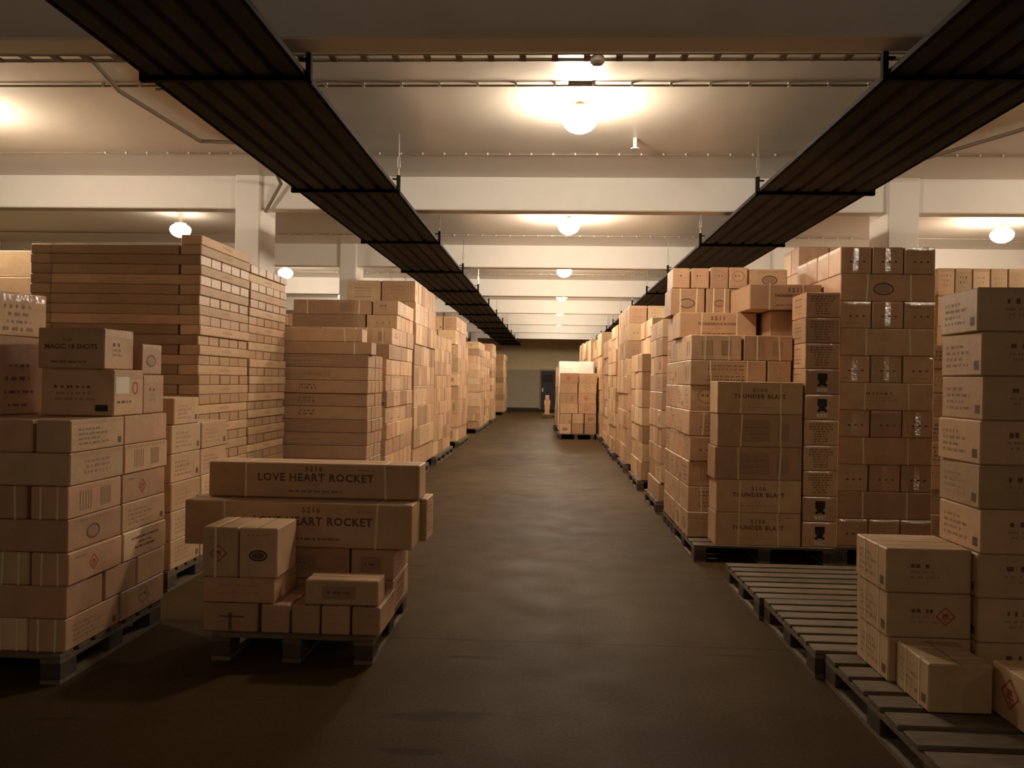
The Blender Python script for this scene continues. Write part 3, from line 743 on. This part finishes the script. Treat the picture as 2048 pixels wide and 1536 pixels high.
INKS = [M_INK, M_INK2, M_RED, M_BLK, M_WHT]
def draw(kind, w, h, r):
    """list of (polygon 2d points, ink) on a face of width w, height h, centred at 0,0 (y up)"""
    out = []
    R_ = lambda x0, x1, y0, y1, k: out.append(([(x0, y0), (x1, y0), (x1, y1), (x0, y1)], k))
    def T(s, x, y, size, k, bold=0.0, sp=1.0):
        for p in text_polys(s, size, bold, sp):
            out.append(([(x + a, y + c) for a, c in p], k))
    def words(x0, x1, y, hh, k):
        x = x0
        while x < x1 - .008:
            l = min(r.uniform(.012, .05) * (w / .35 if w < .35 else 1), x1 - x)
            n_ = max(1, int(l / (hh * .8)))
            for q in range(n_):
                a = x + q * l / n_
                R_(a, a + l / n_ * .72, y - hh * r.uniform(.35, .5), y + hh * r.uniform(.35, .5), k)
            x += l + hh * .8
    def ell(cx, cy, a, c, k, n_=18):
        out.append(([(cx + a * math.cos(2 * PI * i / n_), cy + c * math.sin(2 * PI * i / n_)) for i in range(n_)], k))
    def ring(cx, cy, a, c, t, k, n_=20):
        for i in range(n_):
            p = 2 * PI * i / n_; q = 2 * PI * (i + 1) / n_
            out.append(([(cx + a * math.cos(p), cy + c * math.sin(p)), (cx + a * math.cos(q), cy + c * math.sin(q)),
                         (cx + (a - t) * math.cos(q), cy + (c - t) * math.sin(q)), (cx + (a - t) * math.cos(p), cy + (c - t) * math.sin(p))], k))
    def diamond(cx, cy, s, k):
        t = s * .12
        P4 = [(cx, cy + s), (cx + s, cy), (cx, cy - s), (cx - s, cy)]
        Q4 = [(cx, cy + s - t * 1.4), (cx + s - t * 1.4, cy), (cx, cy - s + t * 1.4), (cx - s + t * 1.4, cy)]
        for i in range(4):
            j = (i + 1) % 4
            out.append(([P4[i], P4[j], Q4[j], Q4[i]], k))
        R_(cx - s * .28, cx + s * .28, cy - s * .1, cy + s * .3, k); R_(cx - s * .4, cx + s * .4, cy - s * .28, cy - s * .18, k)
        R_(cx - s * .06, cx + s * .06, cy - s * .62, cy - s * .36, k)
    if kind == 'any':
        kind = r.choice(('lines', 'lines', 'stamp', 'block', 'diamond_small', 'ring', 'dots', 'none', 'stripes', 'oval', 'sidelabel', 'none'))
    if kind == 'heart' or kind == 'heart2':
        cx = .09 if kind == 'heart' else .01
        T('5216', cx - .01, h * .335, .042, 0, .0008, 1.35)
        T('LOVE HEART ROCKET', cx, h * .08, .064, 0, .0022, 1.13)
        T('72/1', cx, -h * .13, .03, 1)
        words(cx - .16, cx + .16, -h * .31, .012, 0); words(cx + .26, cx + .36, h * .32, .012, 1)
    elif kind == 'thunder':
        T('5100', 0, h * .23, .046, 0, .0012, 1.4)
        T('THUNDER BLAST', 0, h * .04, .048, 0, .0018, 1.2)
        T('72/1', 0, -h * .17, .032, 1)
        words(-.15, .15, -h * .29, .012, 1); words(.24, .31, h * .36, .01, 1)
    elif kind in ('rocket52', 'rocket52b'):
        cx = 0 if kind == 'rocket52' else .09
        T('5211', cx, h * .27, .05, 0, .0015, 1.5)
        T('THUNDEROUS ROCKET', cx, h * .05, .034, 0, .001, 1.05)
        T('4/1', cx, -h * .12, .03, 1)
        words(cx - .18, cx + .18, -h * .32, .012, 0)
        if kind == 'rocket52b': R_(cx - .01, cx + .09, -h * .26, -h * .08, 1)
    elif kind == 'shots':
        T('4120', -.02, h * .22, .026, 0)
        T('MAGIC 18 SHOTS', 0, h * .04, .038, 0, .001)
        T('4/1', -.01, -h * .14, .026, 1)
        words(-.11, .09, -h * .33, .012, 0)
    elif kind == 'wine':
        words(-.09, .09, h * .16, .02, 0); words(-.1, .1, -h * .08, .026, 0); words(-.14, .14, -h * .34, .008, 1)
    elif kind == 'lines2':
        words(-w * .34, w * .22, h * .12, .016, 0); words(-w * .3, w * .2, -h * .02, .014, 1); words(-w * .32, w * .25, -h * .14, .014, 1)
        if w > .38: R_(w * .26, w * .44, -h * .40, -h * .26, 3)
    elif kind == 'lines':
        k = r.choice((0, 1, 1)); y = h * r.uniform(.12, .28)
        for q in range(r.choice((2, 3, 4))):
            hw = w * r.uniform(.15, .36); words(-hw, hw, y, min(.024, h * .1) * r.uniform(.6, 1), k); y -= h * .17
    elif kind == 'sidelabel':
        y = h * .2
        for q in range(4):
            words(-w * .38, w * .05 + w * .15 * (q % 2), y, min(.016, h * .08), 1); y -= h * .15
        s = min(.04, w * .12, h * .2)
        R_(w * .5 - s - .02, w * .5 - .02, -h * .36, -h * .36 + s, 0)
    elif kind in ('stamp', 'stamp_red', 'bigstamp'):
        sw = w * .22
        if kind == 'bigstamp':
            T_ = 0
            words(-w * .18, w * .16, h * .18, .026, 0); words(-w * .2, w * .18, h * .0, .014, 1); words(-w * .16, w * .14, -h * .12, .014, 1)
            R_(w * .32, w * .38, h * .08, h * .36, 1)
        else:
            words(-sw, sw * .3, h * .12, .022, 0); words(-sw, sw * .3, -h * .02, .014, 1); words(-sw, sw * .6, -h * .14, .012, 1)
        if kind == 'stamp_red': diamond(w * .2, 0, h * .22, 2)
    elif kind == 'label_red':
        R_(-w * .45, w * .0, -h * .02, h * .35, 4); ring(w * .22, h * .1, w * .1, h * .14, .008, 2); words(-w * .4, w * .1, -h * .2, .014, 0)
    elif kind == 'panelpair':
        R_(-w * .22, w * .13, -h * .34, h * .34, 1); words(-w * .18, w * .1, h * .1, .012, 0); words(-w * .18, w * .1, -h * .1, .012, 0); R_(w * .22, w * .36, -h * .3, h * .22, 1)
    elif kind == 'goblet':
        R_(-.040, .040, h * .02, h * .32, 3); R_(-.028, .028, -h * .16, h * .02, 3); R_(-.040, -.018, -h * .2, -h * .1, 3); R_(.018, .040, -h * .2, -h * .1, 3)
        R_(-.045, .045, -h * .40, -h * .27, 4)
        for q in (-.024, .004, .028): R_(q, q + .010, -h * .37, -h * .30, 0)
    elif kind == 'para':
        y = h * .34; q = 0
        while y > -h * .38:
            hw = w * (.36 - .12 * (q > 2) - .03 * (q > 4)); words(-hw, hw, y, .012, 0); y -= .021; q += 1
    elif kind == 'block':
        y = h * .28
        while y > -h * .32:
            words(-w * .28, w * .24, y, min(.014, h * .08), r.choice((0, 1))); y -= h * .14
    elif kind in ('oval', 'ovaldark'):
        k = 0 if kind == 'oval' else 3
        a = min(w * .25, h * .38); cx = w * r.uniform(-.06, .06)
        ring(cx, -h * .05, a, a * .62, a * .16, k); ell(cx, -h * .05, a * .72, a * .4, 1 if kind == 'oval' else 0)
        words(-w * .3, w * .3, h * .36, .01, 1)
    elif kind == 'ovalleft':
        ring(-w * .22, 0, .05, .07, .012, 1); R_(w * .0, w * .12, -h * .2, h * .02, 1)
    elif kind == 'ring':
        a = min(w * .36, h * .34); ring(0, h * .08, a, a * .9, .010, 1); words(-a * .6, a * .6, h * .1, .018, 0); words(-w * .3, w * .3, -h * .38, .012, 1)
    elif kind == 'diamond': diamond(w * .05, h * .05, h * .30, 2)
    elif kind == 'diamond_small': diamond(-w * .05, -h * .02, min(w, h) * .26, 2); words(-w * .4, -w * .2, h * .3, .012, 1)
    elif kind == 'dots':
        for q in (-1, 0, 1): ell(q * w * .22 + w * .05, -h * .05, .012, .009, 0, 8)
        words(-w * .3, w * .3, -h * .32, .010, 1)
    elif kind == 'stripes':
        for q in range(5): R_(w * (-.3 + q * .05), w * (-.3 + q * .05) + .008, -h * .32, h * .30, 1)
        R_(w * .1, w * .3, -h * .3, h * .28, 1)
    elif kind == 'thin': 
        words(-w * .1, w * .12, 0, .022, 1)
    elif kind == 'thinfaint':
        words(-w * .12, w * .12, h * .1, .014, 1); words(-w * .18, w * .18, -h * .22, .008, 1)
    elif kind == 'patch':
        R_(-w * .28, w * .2, -h * .26, h * .26, 1); words(-w * .2, w * .12, 0, .014, 0)
    elif kind == 'faint':
        words(-w * .3, w * .3, h * .2, .008, 1); words(-w * .3, w * .3, -h * .1, .008, 1)
    elif kind == 'arrow':
        R_(-w * .22, w * .26, h * .02, h * .08, 0); R_(-w * .03, w * .04, -h * .44, h * .18, 0); R_(-w * .2, w * .22, -h * .16, -h * .10, 1)
    return out

E_ = 0.0009
def to_face(face, side, hx, hy, hz, x, y):
    """2d point on a face (x right as read, y up) to carton-local coordinates; origin at the base centre"""
    z = hz / 2 + y
    if face == 'F': return (x, -hy - E_, z)
    return (-hx - E_, -x, z) if side > 0 else (hx + E_, x, z)

MESHC = {}
SEQ = 0
def build_box(B):
    global SEQ
    SEQ += 1
    r = random.Random(int(B['x0'] * 1000) * 7 + int(B['y0'] * 1000) * 13 + int(B['z0'] * 1000))
    hx = (B['x1'] - B['x0']) / 2; hy = (B['y1'] - B['y0']) / 2; hz = B['z1'] - B['z0']
    side = 1 if B['x0'] > 0 else -1
    cx = (B['x0'] + B['x1']) / 2; cy = (B['y0'] + B['y1']) / 2
    mi = B['m'] or 0
    key = (round(hx, 3), round(hy, 3), round(hz, 3), mi)
    if key not in MESHC:
        b = MB(); b.cbox(-hx, hx, -hy, hy, 0, hz, min(.006, hz * .08))
        # flap seam along the longer side of the lid
        if hx > hy: b.box(-hx * .985, hx * .985, -.0018, .0018, hz - .001, hz + .0006, 1)
        else: b.box(-.0018, .0018, -hy * .985, hy * .985, hz - .001, hz + .0006, 1)
        MESHC[key] = b.mesh(B['kind'], [KRAFT[mi], M_SEAM])
    o = mesh_obj(B['kind'], MESHC[key], None, (cx, cy, B['z0'] + .0002), B['rz'] + r.uniform(-.002, .002))
    tag(o, B['label'], 'box' if B['kind'] == 'cardboard_box' else 'long carton', B['group'])
    look = B['look']; px = B['px']
    def strap_loop_x(x, sl=0.0, w=.007):
        b = MB(); t = .0011
        b.poly([(x - w, -hy - t, 0), (x + w, -hy - t, 0), (x + w + sl, -hy - t, hz + t), (x - w + sl, -hy - t, hz + t)])
        b.poly([(x - w + sl, -hy - t, hz + t), (x + w + sl, -hy - t, hz + t), (x + w + sl, hy + t, hz + t), (x - w + sl, hy + t, hz + t)])
        b.poly([(x + w, hy + t, 0), (x - w, hy + t, 0), (x - w + sl, hy + t, hz + t), (x + w + sl, hy + t, hz + t)])
        b.build('strap', M_STRAP, o)
    def strap_loop_y(y, w=.007):
        b = MB(); t = .0011
        b.poly([(-hx - t, y + w, 0), (-hx - t, y - w, 0), (-hx - t, y - w, hz + t), (-hx - t, y + w, hz + t)])
        b.poly([(-hx - t, y - w, hz + t), (hx + t, y - w, hz + t), (hx + t, y + w, hz + t), (-hx - t, y + w, hz + t)])
        b.poly([(hx + t, y - w, 0), (hx + t, y + w, 0), (hx + t, y + w, hz + t), (hx + t, y - w, hz + t)])
        b.build('strap', M_STRAP, o)
    def tape(pts):
        b = MB(); b.poly(pts); b.build('tape', M_TAPE, o)
    xs = -side * (hx + .0006)          # aisle-side face
    def ay(a, c, z0, z1):              # patch on the aisle-side face, between y=a and y=c
        p = [(xs, a, z0), (xs, c, z0), (xs, c, z1), (xs, a, z1)]
        return p if side < 0 else p[::-1]
    yF = -hy - .0006
    if px > 250:
        if look == 'strap2' or (look == 'strap'):
            if hx >= hy * .8 or look == 'strap2':
                k = .27 if hx < .5 else .38
                strap_loop_x(-hx * 2 * k * .9 + hx * .04, r.uniform(-.012, .012)); strap_loop_x(hx * 2 * k * .9, r.uniform(-.014, .014))
            else:
                strap_loop_y(-hy * .5); strap_loop_y(hy * .5)
        elif look == 'strapx':
            strap_loop_x(-hx * .45, r.uniform(-.006, .006), .005); strap_loop_x(hx * .45, r.uniform(-.006, .006), .005)
        elif look == 'strapy1':
            strap_loop_x(-hx * .25)
        elif look == 'seam':
            strap_loop_y(-hy * .45, .004); strap_loop_y(hy * .4, .004)
        elif look == 'tape':
            if r.random() < .6: tape([(-hx * .96, yF, hz * .88), (hx * .96, yF, hz * .88), (hx * .96, yF, hz * .985), (-hx * .96, yF, hz * .985)])
            else: tape([(-.022, yF, hz * .1), (.022, yF, hz * .1), (.022, yF, hz * .95), (-.022, yF, hz * .95)])
            tape(ay(-hy * .9, hy * .9, hz * .86, hz * .98))
        elif look == 'tapeline':
            tape([(-hx * .9, yF, hz * .93), (hx * .95, yF, hz * .93), (hx * .95, yF, hz * .985), (-hx * .9, yF, hz * .985)])
        elif look == 'tapetop':
            tape(ay(-hy * .95, hy * .95, hz * .80, hz * .975))
    if look == 'tape_end' and px > 40:
        tape(ay(-hy * .93, hy * .93, hz * .06, hz * .94))
    if px > 350 and B['mk']:
        for face, kind in B['mk']:
            b = MB()
            if kind == 'tapeend':
                tape(ay(-hy * .9, hy * .9, hz * .05, hz * .95)); continue
            w_ = 2 * (hx if face == 'F' else hy)
            for poly, k in draw(kind, w_ * .96, hz, r):
                if any(abs(x) > w_ / 2 * .98 or abs(y) > hz * .48 for x, y in poly): continue
                b.poly([to_face(face, side, hx, hy, hz, x, y) for x, y in poly], k)
            if b.f: b.build('printed_marks', INKS, o)
    return o

LIMIT = 300
by = {}
for B in BOX: by.setdefault(B['kind'], []).append(B)
bulk = []
for kind, L_ in by.items():
    L_.sort(key=lambda B: (-B['px'], B['x0'], B['y0'], B['z0']))
    vis = [B for B in L_ if B['px'] > 0]
    keep = vis[:LIMIT]
    ids = set(id(B) for B in keep)
    for B in keep: build_box(B)
    bulk += [B for B in L_ if id(B) not in ids]
    print('KIND', kind, 'total', len(L_), 'visible', len(vis), 'individual', len(keep), 'smallest px', keep[-1]['px'] if keep else 0)
b = MB()
for B in bulk:
    b.cbox(B['x0'], B['x1'], B['y0'], B['y1'], B['z0'], B['z1'], .004, (B['m'] or 0) % 4)
o = b.build('stacked_cartons', M_BULK)
o['kind'] = 'stuff'; tag(o, 'mass of small distant and half-hidden brown cartons filling the stacks on both sides', 'cartons')
print('BULK', len(bulk))

# ------------------------------------------------------------------ world, view
w = bpy.data.worlds.new('world'); S.world = w; w.use_nodes = True
w.node_tree.nodes['Background'].inputs['Color'].default_value = (0, 0, 0, 1)
w.node_tree.nodes['Background'].inputs['Strength'].default_value = 0
S.view_settings.view_transform = 'Standard'; S.view_settings.look = 'None'
S.view_settings.gamma = 1; S.view_settings.use_curve_mapping = False
S.view_settings.exposure = -1.0
S.cycles.max_bounces = 7; S.cycles.diffuse_bounces = 4; S.cycles.glossy_bounces = 3
S.cycles.sample_clamp_indirect = 30
S.cycles.use_denoising = True; S.cycles.adaptive_threshold = 0.02
